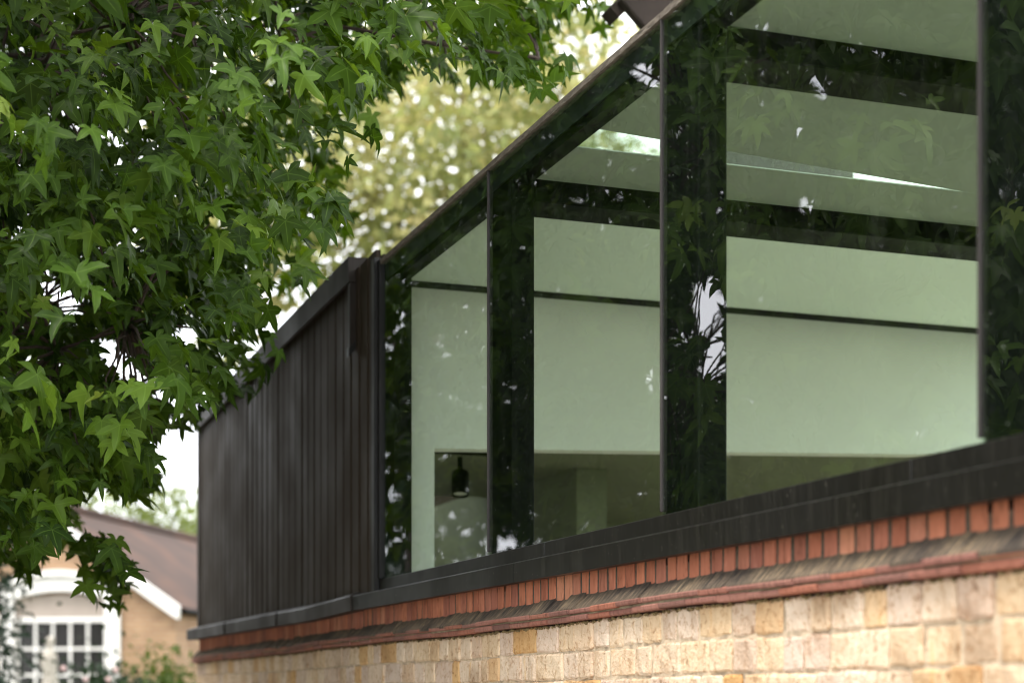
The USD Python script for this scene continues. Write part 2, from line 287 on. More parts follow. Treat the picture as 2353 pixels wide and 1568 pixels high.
# red bricks on edge under the sill
y, rest = WALL_NEAR, []
while y < WALL_END - .02:
    w = rng.uniform(.047, .054); s = sag(y)
    m = rough_brick(y, y + w, Z(.240) + s, Z(.335) + s, DX + .010 + rng.uniform(-.002, .002), .0025, rng.randrange(10**9), 3, 3, .03, .003, .0015, .002)
    if y > 2.15: obj('red_edge_brick', m, M['red'], wall)
    else: rest.append(m)
    y += w + rng.uniform(.009, .014)
obj('red_brickwork', join(*rest), M['red'], wall, kind='stuff')
# sloping plinth bricks and two courses of creasing tile
prof = [(DX + .014, Z(.260)), (DX - .026, Z(.2175)), (DX - .0265, Z(.210)), (DX + .05, Z(.209)), (DX + .05, Z(.260))]
y = WALL_NEAR
rest = []
while y < WALL_END + .02:
    w = rng.uniform(.105, .118) if rng.random() < .7 else rng.uniform(.20, .225); j = [rng.uniform(-.0025, .0025) for _ in range(2)]
    mm = prism_y([(a + j[0], b + j[1]) for a, b in prof], y, min(y + w, WALL_END + .03), sag)
    if y > 2.0: obj('plinth_brick', mm, M['plinth'], wall)
    else: rest.append(mm)
    y += w + rng.uniform(.001, .003)
for (zt, zb, xf) in ((.2165, .2040, DX - .029), (.1995, .1850, DX - .024)):
    y = WALL_NEAR + rng.random() * .1
    while y < WALL_END + .02:
        w = rng.uniform(.14, .17); x = xf + rng.uniform(-.004, .003); a, b = rng.uniform(-.0015, .0015), rng.uniform(-.0015, .0015)
        p = [(x + .002, Z(zt) + a), (x - .001, Z(zt) - .003 + a), (x, Z(zb) + .003 + b), (x + .003, Z(zb) + b), (DX + .06, Z(zb) + b), (DX + .06, Z(zt) + a)]
        mm = prism_y(p, y, min(y + w, WALL_END + .03), sag)
        if y > 2.0: obj('creasing_tile', mm, M['tile'], wall)
        else: rest.append(mm)
        y += w + rng.uniform(.001, .004)
obj('string_course', join(*rest), M['tile'], wall, kind='stuff')
ml = [prism_y([(DX - .019, Z(.2065)), (DX - .018, Z(.1975)), (DX + .05, Z(.1975)), (DX + .05, Z(.2065))], a, b, sag) for a, b in zip(yy[:-1], yy[1:])]
obj('bed_joint', join(*ml), plain('straw_mortar', (.26, .21, .14), .95, .7, 30, .6, stretch=(1, .5, 1)), wall)
# mossy shadow joint under the tiles is real: a ragged row of mortar crumbs
cr = []
for k in range(700):
    y = rng.uniform(2.0, WALL_END); s = sag(y); r = rng.uniform(.002, .0055)
    m = trimesh.creation.icosphere(0, 1.0); m.apply_scale([.6 * r + .002, r * rng.uniform(.8, 2.2), r]); m.apply_translation([DX - .004, y, Z(.182) + s - rng.uniform(0, .006)]); cr.append(m)
obj('mortar_crumbs', join(*cr), plain('mossy_crumbs', (.15, .11, .05), .95, .6, 60), wall, kind='stuff')

# ------------------------------------------------------------------ glass extension
ext = thing('glass_extension', 'flat roofed glass box extension with black frame standing on the brick wall', 'building', (0, 0, 0))
ROOF = Z(1.634); GB = Z(.435); GT = Z(1.615)
MUL = [0.0, 1.22, 2.492, 3.782, 5.063]; END_Y = 6.31
edges = MUL + [END_Y]
for a, b in zip(edges[:-1], edges[1:]):
    obj('glass_pane', box(DX, DX + .012, a + .004, b - .004, GB - .012, GT), M['glass'], ext)
for y in MUL[1:]:
    obj('mullion', box(DX - .0045, DX + .013, y - .0032, y + .0032, GB - .004, ROOF - .001, .001), M['mullion'], ext)
    obj('post', box(DX + .0135, DX + .088, y - .172, y + .009, Z(.30), Z(1.545), .003), M['steel'], ext)
    obj('ceiling_beam', box(DX + .09, 6.1, y - .172, y - .004, Z(1.485), Z(1.562), .003), M['steel'], ext)
obj('end_post', join(box(DX + .0205, DX + .088, 6.20, 6.328, Z(.30), Z(1.6))), M['steel'], ext)
obj('end_beam', box(DX + .09, 6.1, 6.26, 6.345, Z(1.548), Z(1.60)), M['steel'], ext)
obj('corner_trim', join(box(DX - .022, DX + .02, 6.330, 6.372, GB - .07, ROOF + .012, .002), box(DX - .010, DX + .02, 6.305, 6.328, GB - .01, ROOF, .002)), M['frame'], ext)
for a, b in zip([-.5] + MUL[1:], MUL[1:] + [6.40]):
    obj('edge_band', box(DX + .014, DX + .02, a + .002, b - .002, Z(1.556), Z(1.612)), M['frit'], ext)
    obj('head_rail', box(DX + .021, DX + .07, a + .002, b - .002, Z(1.532), Z(1.60)), M['steel'], ext)
    m = box(DX - .006, DX + .10, a + .0015, b - .0015, Z(1.617), ROOF)
    for _ in range(4): m = m.subdivide()
    v = m.vertices.copy(); nz = meshkit.fbm(v * [40, 14, 40], 4, 3) - .5
    up = v[:, 2] > ROOF - .004; v[up, 2] += nz[up] * .007; v[~up, 0] += nz[~up] * .003; m.vertices = v
    obj('roof_edge_strip', m, M['roof_edge'], ext)
obj('roof_upstand', box(DX + .03, 6.3, -.5, 6.42, Z(1.6035), Z(1.6165)), M['roof_glass'], ext, label='clear glass roof sheet')
# sill in two steps, in butt-jointed lengths
for a, b in zip([-2.0, 2.70, 4.572], [2.70, 4.572, 6.385]):
    obj('sub_sill', box(DX - .002, DX + .06, a + .0008, b - .0008, Z(.337), GB - .0125, .0015), M['sill'], ext)
for a, b in zip([-2.0, 2.796, 4.742], [2.796, 4.742, 6.62]):
    obj('sill_fascia', prism_y([(DX - .032, Z(.3165)), (DX - .034, Z(.3725)), (DX - .0275, Z(.3768)), (DX - .004, Z(.3805)), (DX - .004, Z(.3165))], a + .0012, b - .0012), M['sill'], ext)
# inside
EW = 6.352
top_l, top_r = Z(.935), Z(.935) + .036 * (6.2 - 1.974)
poly = [(DX + .03, Z(-1.2)), (1.974, Z(-1.2)), (1.974, top_l), (6.2, top_r), (6.2, Z(1.553)), (DX + .03, Z(1.553))]
pe = trimesh.creation.extrude_polygon(Polygon(poly), .10, engine='earcut')           # (x, z) -> stand it up
v = pe.vertices.copy(); pe.vertices = np.stack([v[:, 0], EW + v[:, 2], v[:, 1]], 1); trimesh.repair.fix_normals(pe)
obj('end_wall', pe, M['plaster'], ext)
for a, b in zip([-1.0, .5, 2.0, 3.5, 5.0], [.5, 2.0, 3.5, 5.0, 6.45]):  # unseen rear glazing, added to let sky light onto the end wall
    obj('rear_pane', box(6.2, 6.212, a + .03, b - .03, Z(-1.15), Z(1.55)), M['roof_glass'], ext)
    obj('rear_post', box(6.19, 6.26, b - .029, b + .029, Z(-1.2), Z(1.60)), M['steel'], ext)
obj('near_wall', box(DX + .1, 6.2, -1.1, -1.0, Z(-1.2), Z(1.60)), M['plaster'], ext)
obj('room_floor', box(DX + .245, 6.2, -1.0, 10.0, Z(-1.25), Z(-1.2)), M['floor'], ext)
obj('low_wall_lining', box(DX + .245, DX + .26, -1.0, 6.3, Z(-1.2), Z(.30)), M['plaster'], ext)
def blind(y0, y1): return box(DX + .075, 4.75, y0, y1, Z(1.553), Z(1.5565))
obj('roof_blind', blind(5.0605, 6.2595), M['blind'], ext)
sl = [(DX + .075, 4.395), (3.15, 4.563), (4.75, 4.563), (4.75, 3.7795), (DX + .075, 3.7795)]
bb = trimesh.creation.extrude_polygon(Polygon(sl), .0035, engine='earcut'); bb.apply_translation([0, 0, Z(1.553)]); obj('roof_blind', bb, M['blind_shaded'], ext)
obj('roof_blind', blind(4.565, 4.905), M['blind_shaded'], ext)
obj('roof_blind', blind(2.4935, 3.625), M['blind_shaded'], ext); obj('roof_blind', blind(1.23, 2.315), M['blind'], ext); obj('roof_blind', blind(-.9, 1.04), M['blind'], ext)
# room beyond the opening
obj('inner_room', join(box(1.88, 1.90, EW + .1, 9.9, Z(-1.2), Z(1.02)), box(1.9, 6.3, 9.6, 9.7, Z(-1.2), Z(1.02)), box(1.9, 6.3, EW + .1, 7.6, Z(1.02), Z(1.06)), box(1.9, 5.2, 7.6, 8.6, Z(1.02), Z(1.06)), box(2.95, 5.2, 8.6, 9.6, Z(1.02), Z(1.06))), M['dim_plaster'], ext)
obj('inner_back_wall', box(1.905, 2.945, 9.50, 9.595, Z(-1.2), Z(1.015)), M['plaster'], ext); obj('inner_side_wall', box(1.905, 1.915, EW + .105, 9.49, Z(-1.2), Z(1.015)), M['plaster'], ext)  # added white faces: back one painted lighter, unseen side one bounces light
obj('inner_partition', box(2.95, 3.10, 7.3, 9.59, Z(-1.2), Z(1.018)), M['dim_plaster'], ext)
obj('inner_doorway', box(3.25, 5.2, 9.55, 9.598, Z(-1.2), Z(.72)), M['dark_room'], ext)

# spotlight hanging from its track in the inner room
lp = np.array([2.258, 6.90])
sp = thing('track_spotlight', 'black cylindrical spotlight hanging from a thin ceiling track behind the farthest pane', 'spotlight', (lp[0], lp[1], Z(.94)))
obj('track', box(-.15, .32, -.012, .012, .055, .078), M['steel'], sp)
obj('stem', trimesh.creation.cylinder(.011, .09, sections=16), M['steel'], sp)
R = trimesh.transformations.rotation_matrix(math.radians(-16), [1, -.35, 0])
prof = np.array([[0, .055], [.026, .055], [.034, .049], [.037, .042], [.037, -.055], [.033, -.055], [.032, -.040], [0, -.040]])
bd = trimesh.creation.revolve(prof, sections=32); bd.apply_transform(R); bd.apply_translation([0, -.002, -.065]); obj('lamp_body', bd, M['steel'], sp, smooth=30)
ln = trimesh.creation.cylinder(.0318, .003, sections=32); ln.apply_translation([0, 0, -.043]); ln.apply_transform(R); ln.apply_translation([0, -.002, -.065])
obj('lens', ln, plain('frosted_lens', (.65, .66, .6), .3, .1, 30), sp)

# ------------------------------------------------------------------ dark clad building next to the glass
cl = thing('metal_clad_building', 'dark bronze metal clad building with vertical standing panels beyond the glass box', 'building', (0, 0, 0))
CY0, CY1 = 6.380, 10.46
def cap_z(y): return Z(1.7346) - (y - 6.70) * (.0726 / 3.76)
def core_box(x0, x1, y0, y1, zb, drop=.06):
    v = np.array([[x, y, z] for x in (x0, x1) for y, z in ((y0, zb), (y1, zb), (y0, cap_z(y0) - drop), (y1, cap_z(y1) - drop))]); return trimesh.convex.convex_hull(v)
obj('wall_core', core_box(DX + .032, DX + .11, CY0 + .02, CY1 - .012, Z(.30)), M['clad'], cl)
rfv = np.array([[x, y, cap_z(y) - d] for x in (DX + .111, 4.3) for y in (6.46, 8.6) for d in (.05, .09)]); obj('roof_deck', trimesh.convex.convex_hull(rfv), M['clad'], cl)
obj('rear_return', box(DX + .111, 4.3, CY1 - .05, CY1 - .012, Z(-1.2), Z(1.45)), M['clad'], cl)
y = CY0; k = 0; rng = random.Random(5)
while y < CY1 - .02:
    w = min(rng.uniform(.118, .136), CY1 - y); y1 = y + w if CY1 - y - w > .05 else CY1
    zt0, zt1 = cap_z(y) - .03, cap_z(y1) - .03; zb = Z(.335)
    # pan, slanted face and a raised seam: profile in (y, x)
    t = rng.uniform(-.0015, .0035)
    pf = [(0, .018), (.005, .018), (.006, .0015), (.008, 0), (.5 * w, .0005 + .4 * t), (w - .010, t), (w - .006, t + .0015), (w - .005, .018)]
    vs, fs = [], []
    for (py, px_) in pf:
        yq = min(y + py, y1); vs += [[DX + px_, yq, zb], [DX + px_, yq, cap_z(yq) - .05]]
    for i in range(len(pf) - 1): a = 2 * i; fs += [[a, a + 2, a + 3], [a, a + 3, a + 1]]
    m = trimesh.Trimesh(vs, fs, process=False)
    obj('cladding_panel', m, M['clad'], cl)
    y = y1; k += 1
# far corner trim
obj('corner_flashing', box(DX - .004, DX + .09, CY1 - .05, CY1 + .004, Z(.335), cap_z(CY1) - .03, .002), M['clad_trim'], cl)
# parapet capping: sloping down as it recedes
c0, c1 = 6.70, CY1 - .002
sec = lambda y: [(DX - .030, cap_z(y)), (DX - .027, cap_z(y) - .098), (DX - .012, cap_z(y) - .098), (DX - .012, cap_z(y) - .03), (DX + .26, cap_z(y) - .03), (DX + .26, cap_z(y) + .012)]
def capping(ya, yb, seg=1):
    A, B = sec(ya), sec(yb); n = len(A); v = np.array([[a[0], ya, a[1]] for a in A] + [[b[0], yb, b[1]] for b in B]); f = []
    for i in range(n): j = (i + 1) % n; f += [[i, j, n + j], [i, n + j, n + i]]
    m = trimesh.Trimesh(v, f, process=False); return m
for a, b in zip([c0, 8.30, 9.60], [8.2985, 9.5985, c1]): obj('parapet_cap', capping(a, b), M['clad_trim'], cl)
ez = cap_z(c0)
ep = Polygon([(DX - .0305, ez - .001), (DX - .0275, ez - .1), (DX + .062, ez - .1), (DX + .09, ez - .055), (DX + .20, ez - .055), (DX + .20, ez + .008)])
e = trimesh.creation.extrude_polygon(ep, .004, engine='earcut'); v = e.vertices.copy(); e.vertices = np.stack([v[:, 0], c0 - .006 + v[:, 2], v[:, 1]], 1); trimesh.repair.fix_normals(e)
obj('cap_end', e, M['clad_trim'], cl, label='flat folded end plate of the parapet cap')
# overflow chute under the cap end
cp = Polygon([(DX - .024, ez - .103), (DX + .040, ez - .103), (DX + .040, ez - .295), (DX - .024, ez - .375)])
e = trimesh.creation.extrude_polygon(cp, .03, engine='earcut'); v = e.vertices.copy(); e.vertices = np.stack([v[:, 0], c0 - .004 + v[:, 2], v[:, 1]], 1); trimesh.repair.fix_normals(e)
lip = prism_y([(DX - .028, 0), (DX - .028, .035), (DX + .042, .035), (DX + .042, 0)], c0 - .008, c0 + .03)
lv = lip.vertices.copy(); lv[:, 2] += ez - .400 + (lv[:, 0] - (DX - .028)) * (.080 / .064); lip.vertices = lv
ch = obj('overflow_chute', e, M['clad_trim'], cl); obj('chute_lip', lip, M['frame'], ch)
obj('side_flashing', join(box(DX - .016, DX + .02, 6.375, 6.384, Z(.38), Z(1.60))), M['clad_trim'], cl)
# base flashing in lapped lengths
segs = [6.622, 8.01, 9.32, 10.56]; drop = [0.0, -.004, -.006]
for i, (a, b) in enumerate(zip(segs[:-1], segs[1:])):
    o = -.006 * (i + 1)
    f0 = lambda y, i=i: float(np.interp(y, [6.6, 7.4, 8.2, 10.6], [0, -.013, -.010, -.008])) + drop[i] * 0
    n = 6 if i == 0 else 2
    ps = np.linspace(a, b, n); parts = []
    for p, q in zip(ps[:-1], ps[1:]):
        parts.append(prism_y([(DX - .034 + o, Z(.3165)), (DX - .035 + o, Z(.372)), (DX - .030 + o, Z(.379)), (DX + .02, Z(.400)), (DX + .02, Z(.3165))], p, q - (.0015 if q == b else 0), f0))
    obj('base_flashing', join(*parts), M['clad_trim'], cl)

# ------------------------------------------------------------------ eaves of the old building behind the glass roof
p0 = at(.535, 7.0, Z(2.69))
ev = thing('old_roof_eaves', 'dark brown eaves corner of an old roof rising behind the glass roof edge', 'roof', p0)
M['brown'] = plain('dark_brown_timber', (.035, .022, .018), .8, .3, 12, .4)
RR = trimesh.transformations.rotation_matrix(math.radians(-47), [0, 1, 0])
ob = box(0, 1.3, -.02, .03, -.04, .15, .006); ob.apply_transform(RR); obj('barge_board', ob, M['brown'], ev)
rb = box(-.03, 1.3, .031, .13, .10, .155); rb.apply_transform(RR); obj('roof_slope', rb, M['brown'], ev)
obj('gable_wall', box(.35, 1.0, .035, .12, -.8, .15), M['brown'], ev)

# ------------------------------------------------------------------ leaves
def leaf_shape(fine=True):
    """A five-lobed star leaf: stalk at the origin, middle lobe along +y, about 1 long. uv.y = distance from the nearest main vein."""
    V, UV, F = [[0, 0, 0]], [[.5, 0]], []
    angs = np.radians([-122, -62, 0, 62, 122]); lens = [.50, .86, 1.0, .86, .50]; wid = [.13, .175, .195, .175, .13]
    na = np.radians([-165, -93, -32, 32, 93, 165]); nr = [.07, .30, .37, .37, .30, .07]
    def P(a, r, z): return [math.sin(a) * r, math.cos(a) * r, z]
    def bend(r): return -.13 * r * r
    notch = []
    for a, r in zip(na, nr): notch.append(len(V)); V.append(P(a, r, bend(r) + .035 * (r > .1))); UV.append([.5, 1])
    for i, (a, L, w) in enumerate(zip(angs, lens, wid)):
        s = [(.42, w * .95), (.66, w * .78)] if fine else [(.55, w)]
        d = np.array([math.sin(a), math.cos(a)]); q = np.array([d[1], -d[0]])
        ax, lf, rt = [], [], []
        for t, ww in s:
            c = d * L * t
            ax.append(len(V)); V.append([c[0], c[1], bend(L * t)]); UV.append([t, 0])
            lf.append(len(V)); V.append([c[0] - q[0] * ww, c[1] - q[1] * ww, bend(L * t) + .04]); UV.append([t, 1])
            rt.append(len(V)); V.append([c[0] + q[0] * ww, c[1] + q[1] * ww, bend(L * t) + .04]); UV.append([t, 1])
        tip = len(V); V.append([d[0] * L, d[1] * L, bend(L)]); UV.append([1, .3])
        # q points to larger angle side? lobe's left neighbour notch is notch[i]
        l, r = (lf, rt)
        F += [[0, notch[i], ax[0]], [notch[i], l[0], ax[0]], [0, ax[0], notch[i + 1]], [notch[i + 1], ax[0], r[0]]]
        for k in range(len(s) - 1): F += [[l[k], l[k + 1], ax[k]], [ax[k], l[k + 1], ax[k + 1]], [ax[k], ax[k + 1], r[k]], [r[k], ax[k + 1], r[k + 1]]]
        F += [[l[-1], tip, ax[-1]], [ax[-1], tip, r[-1]]]
    return np.array(V, float), np.array(F), np.array(UV, float)

def simple_leaf():
    V = np.array([[0, 0, 0], [-.28, .4, .05], [0, .45, -.06], [.28, .4, .05], [0, 1, -.2]], float)
    return V, np.array([[0, 2, 1], [0, 3, 2], [1, 2, 4], [2, 3, 4]]), np.array([[.5, 0], [.5, 1], [.5, 0], [.5, 1], [.5, .3]])

def frames(tip, nrm):
    """Rotations whose y runs to the leaf's tip and z along its upper side."""
    y = tip / np.linalg.norm(tip, axis=1, keepdims=True); z = nrm - (nrm * y).sum(1, keepdims=True) * y
    z /= np.linalg.norm(z, axis=1, keepdims=True) + 1e-9; x = np.cross(y, z)
    return np.stack([x, y, z], 2)

def scatter(shape, pos, rot, size, curl=None, tone=None):
    V, F, UV = shape; n = len(pos)
    v = np.einsum('nij,kj->nki', rot, V) * size[:, None, None] + pos[:, None]
    if curl is not None:
        vv = np.repeat(V[None], n, 0).copy(); r2 = vv[..., 0] ** 2 + vv[..., 1] ** 2
        fold = .55 * np.abs(np.sin(curl * 91.7)) ** 2; wide = .82 + .30 * np.abs(np.sin(curl * 57.3 + 1)); skew = .22 * np.sin(curl * 133.1)
        vv[..., 0] += skew[:, None] * vv[..., 1] * (vv[..., 1] > 0) * np.abs(vv[..., 1])
        vv[..., 2] += fold[:, None] * np.abs(vv[..., 0]); vv[..., 0] *= (wide * (1 - .25 * fold))[:, None]; vv[..., 2] += .10 * np.sin(6 * vv[..., 0] + 40 * curl[:, None]) * np.abs(vv[..., 0])
        vv[..., 2] -= curl[:, None] * r2; vv[..., 0] *= (1 - .25 * np.abs(curl[:, None]) * np.abs(vv[..., 0]))
        v = np.einsum('nij,nkj->nki', rot, vv) * size[:, None, None] + pos[:, None]
    f = F[None] + (np.arange(n) * len(V))[:, None, None]
    uv = np.tile(UV, (n, 1))
    if tone is not None: uv[:, 0] = np.repeat(tone, len(V))
    return v.reshape(-1, 3), f.reshape(-1, 3), uv

FINE, COARSE, SIMPLE = leaf_shape(True), leaf_shape(False), simple_leaf()

# ------------------------------------------------------------------ the sweetgum
SIL = Polygon([(-900, -900), (1440, -900), (1440, 0), (1415, 75), (1330, 105), (1335, 165), (1245, 240), (1200, 215), (1090, 205), (1010, 188), (940, 150), (948, 205), (865, 235), (875, 340), (825, 385), (795, 430), (842, 520),
               (800, 565), (722, 565), (735, 635), (692, 695), (622, 690), (655, 765), (640, 850), (592, 905), (545, 920), (500, 935), (455, 995), (390, 1000), (330, 1020), (378, 1080), (378, 1150), (300, 1162), (250, 1120), (182, 1150),
               (182, 1205), (250, 1225), (325, 1315), (288, 1400), (200, 1392), (188, 1262), (112, 1240), (82, 1365), (18, 1300), (0, 1262), (-900, 1300)])
GAPS = [Polygon(g) for g in ([(78, 640), (122, 642), (188, 705), (182, 742), (112, 708)], [(214, 790), (258, 762), (330, 862), (398, 905), (425, 965), (330, 900), (250, 872)], [(598, 668), (655, 690), (652, 722), (608, 704)],
                             [(230, 168), (262, 168), (282, 198), (240, 196)], [(300, 525), (335, 545), (320, 600), (298, 575)], [(860, 385), (880, 390), (876, 420), (856, 412)], [(400, 770), (440, 745), (470, 800), (430, 830)], [(640, 275), (680, 285), (690, 312), (650, 305)], [(480, 500), (530, 520), (525, 548), (490, 540)], [(950, 85), (990, 80), (1000, 118), (965, 112)], [(1010, 120), (1030, 112), (1040, 150), (1015, 150)])]
# openings in the foliage that the panes mirror as bright sky
MIRROR_GAPS = [Polygon(q) for q in ([(1585, 680), (1640, 640), (1668, 700), (1672, 800), (1650, 900), (1600, 880), (1618, 800), (1580, 760)], [(1735, 690), (1760, 680), (1750, 720)], [(1728, 240), (1752, 240), (1745, 275)], [(1872, 190), (1915, 195), (1890, 250)],
    [(1800, 285), (1835, 280), (1830, 312), (1805, 310)], [(1755, 445), (1790, 440), (1880, 490), (1850, 500), (1770, 475)], [(2020, 110), (2048, 120), (2035, 145)], [(1445, 165), (1515, 175), (1510, 205), (1440, 200)], [(1535, 770), (1572, 775), (1560, 810)], [(1470, 880), (1518, 850), (1505, 920)], [(2065, 235), (2100, 240), (2080, 260)])]
def mirrored_gap(P, grow=0):
    Q = np.asarray(P, float).copy(); Q[..., 0] = 2 * DX - Q[..., 0]
    q, d = to_px(Q); hit = np.zeros(q.shape[:-1], bool)
    for gp in MIRROR_GAPS: hit |= contains_xy(gp.buffer(grow), q[..., 0], q[..., 1])
    return hit & (d > 1)
TRUNK = at(-3.45, 7.1)
CC = at(-2.7, 6.5, Z(2.9)); CR = np.array([3.95, 3.4, 3.2])   # crown centre; half-sizes across, along the view, up
def in_crown(P):
    d = P - CC; lat = d[:, 0] * CA - d[:, 1] * SA; dep = d[:, 0] * SA + d[:, 1] * CA
    return np.sqrt((lat / CR[0]) ** 2 + (dep / CR[1]) ** 2 + (d[:, 2] / CR[2]) ** 2)
def crown_point(n, g):
    u = g.normal(size=(n, 3)); u /= np.linalg.norm(u, axis=1, keepdims=True); r = g.random(n) ** (1 / 2.4)
    q = u * r[:, None] * CR
    return CC + np.stack([SA * q[:, 1] + CA * q[:, 0], CA * q[:, 1] - SA * q[:, 0], q[:, 2]], 1)
g = np.random.default_rng(21)
tw = crown_point(9400, g)                                   # twig ends
_q = np.stack([g.uniform(-2.1, -.95, 420), g.uniform(5.2, 7.6, 420), Z(.25) + g.uniform(0, 1.5, 420)], 1)      # the low hanging boughs
tw = np.vstack([tw, np.stack([SA * _q[:, 1] + CA * _q[:, 0], CA * _q[:, 1] - SA * _q[:, 0], _q[:, 2]], 1)])
pxy, dep = to_px(tw)
infr = (pxy[:, 0] > -120) & (pxy[:, 0] < 2450) & (pxy[:, 1] > -120) & (pxy[:, 1] < 1650) & (dep > 1)
keep = np.where(infr, contains_xy(SIL.buffer(-6), pxy[:, 0], pxy[:, 1]), g.random(len(tw)) < .46)
keep &= (dep > 3.3) & (tw[:, 2] > Z(.1)) & ~((tw[:, 0] > DX - .22) & (tw[:, 2] < Z(1.95)))
keep &= ~((np.hypot(tw[:, 0], tw[:, 1]) < 2.8))
tw = tw[keep]; infr = infr[keep]
out = tw - (TRUNK + [0, 0, Z(2.2)]); out[:, 2] *= .3; out /= np.linalg.norm(out, axis=1, keepdims=True)
lit_tone = np.clip(g.beta(1.15, 2.6, len(tw)) * .85 + .35 * np.clip(in_crown(tw) - .55, 0, .6), 0, 1)  # random twig tone, plus light painted into the outer twigs
per = np.where(infr, 7, 7)
idx = np.repeat(np.arange(len(tw)), per); n = len(idx)
# leaves stand round the twig end on stalks and hang over outwards
dirs = out[idx] * .9 + g.normal(size=(n, 3)) * [.75, .75, .5]; dirs /= np.linalg.norm(dirs, axis=1, keepdims=True)
stalk = g.uniform(.03, .11, n); pos = tw[idx] + dirs * stalk[:, None] - out[idx] * (g.random(n) ** 1.5 * .22)[:, None] + g.normal(size=(n, 3)) * .015
tipd = dirs * [.8, .8, .4] + g.normal(size=(n, 3)) * .2; tipd[:, 2] -= g.uniform(.25, 1.3, n)
nrm = dirs * [1.0, 1.0, .3] + [0, 0, .55] + g.normal(size=(n, 3)) * .32
rot = frames(tipd, nrm); size = np.where(infr[idx], g.uniform(.050, .105, n) * np.where(g.random(n) < .10, 1.25, 1.0), g.uniform(.085, .13, n))
size *= np.where(g.random(n) < .12, .65, 1.0)
tone = np.clip(lit_tone[idx] + g.normal(size=n) * .11, 0, .999)
cen = pos + rot[:, :, 1] * (size * .5)[:, None]
pc, dc = to_px(cen)
inl = (pc[:, 0] > -60) & (pc[:, 0] < 2420) & (pc[:, 1] > -60) & (pc[:, 1] < 1640)
ok = ~inl | contains_xy(SIL.buffer(2), pc[:, 0], pc[:, 1])
for gp in GAPS: ok &= ~(inl & contains_xy(gp.buffer(3), pc[:, 0], pc[:, 1]))
ok &= ~mirrored_gap(cen, 12)
ok &= ~((cen[:, 0] > DX - .16) & (cen[:, 2] < Z(1.9))) & (dc > 3.0)
pos, rot, size, cen, pc, dc, inl, tone = (a[ok] for a in (pos, rot, size, cen, pc, dc, inl, tone))
curl = np.where(g.random(len(pos)) < .2, g.uniform(.2, .7, len(pos)), g.uniform(-.08, .22, len(pos)))
tree = thing('sweetgum_tree', 'green sweetgum tree with star shaped leaves overhanging the dark metal cladding', 'tree', (0, 0, 0))
show = inl & (pc[:, 0] > 0) & (pc[:, 1] > 0) & (pc[:, 1] < 1568)
order = np.argsort(np.where(show, -size / dc, 1))[:300]
single = np.zeros(len(pos), bool); single[order] = True
# keep to the front of the crown: leaves with nothing nearer are the ones that show
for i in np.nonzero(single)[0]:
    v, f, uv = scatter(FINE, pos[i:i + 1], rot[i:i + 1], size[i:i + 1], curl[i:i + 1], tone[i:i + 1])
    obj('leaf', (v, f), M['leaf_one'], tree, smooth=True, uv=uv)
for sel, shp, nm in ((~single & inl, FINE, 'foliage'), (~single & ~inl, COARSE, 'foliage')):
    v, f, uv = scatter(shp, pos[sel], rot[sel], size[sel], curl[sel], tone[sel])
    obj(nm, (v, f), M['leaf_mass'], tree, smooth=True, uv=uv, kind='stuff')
print('sweetgum leaves', len(pos), 'in frame', inl.sum())
def bough(a, b, r0, r1, n=9, lift=.25, seed=0):
    r = np.random.default_rng(seed); t = np.linspace(0, 1, n)[:, None]; p = a + (b - a) * t; L = np.linalg.norm(b - a)
    p[:, 2] += np.sin(t[:, 0] * np.pi) * lift * L; p[1:-1] += r.normal(size=(n - 2, 3)) * .018 * L
    return p, r0 + (r1 - r0) * t[:, 0] ** .8
tp = np.array([TRUNK + [0, 0, 0], TRUNK + [.02, 0, 1.2], TRUNK + [-.03, .03, 2.6], TRUNK + [.05, 0, 4.2], TRUNK + [0, .05, 6.2]])
obj('trunk', tube(tp, [.20, .16, .14, .10, .04], 14), M['bark'], tree, smooth=True)
sel = np.nonzero(infr)[0]; g.shuffle(sel); ends = []
twigs = []
for k, i in enumerate(sel[:3]):
    h = np.clip(tw[i, 2] - .6 + .3 * g.normal(), 1.4, 5.5); a = TRUNK + [0, 0, h]
    p, r = bough(a, tw[i] - out[i] * .1, .022, .005, 12, .08, k)
    obj('branch', tube(p, r, 7), M['bark'], tree, smooth=True)
    ends.append(p)
allp = np.vstack(ends)
for i in sel[3:900]:
    d = np.linalg.norm(allp - tw[i], axis=1); j = int(np.argmin(d))
    if d[j] < .55:
        p, r = bough(allp[j], tw[i], .007, .003, 5, .05, int(i)); twigs.append(tube(p, r, 4))
obj('twigs', join(*twigs), M['bark'], tree, smooth=True, kind='stuff')

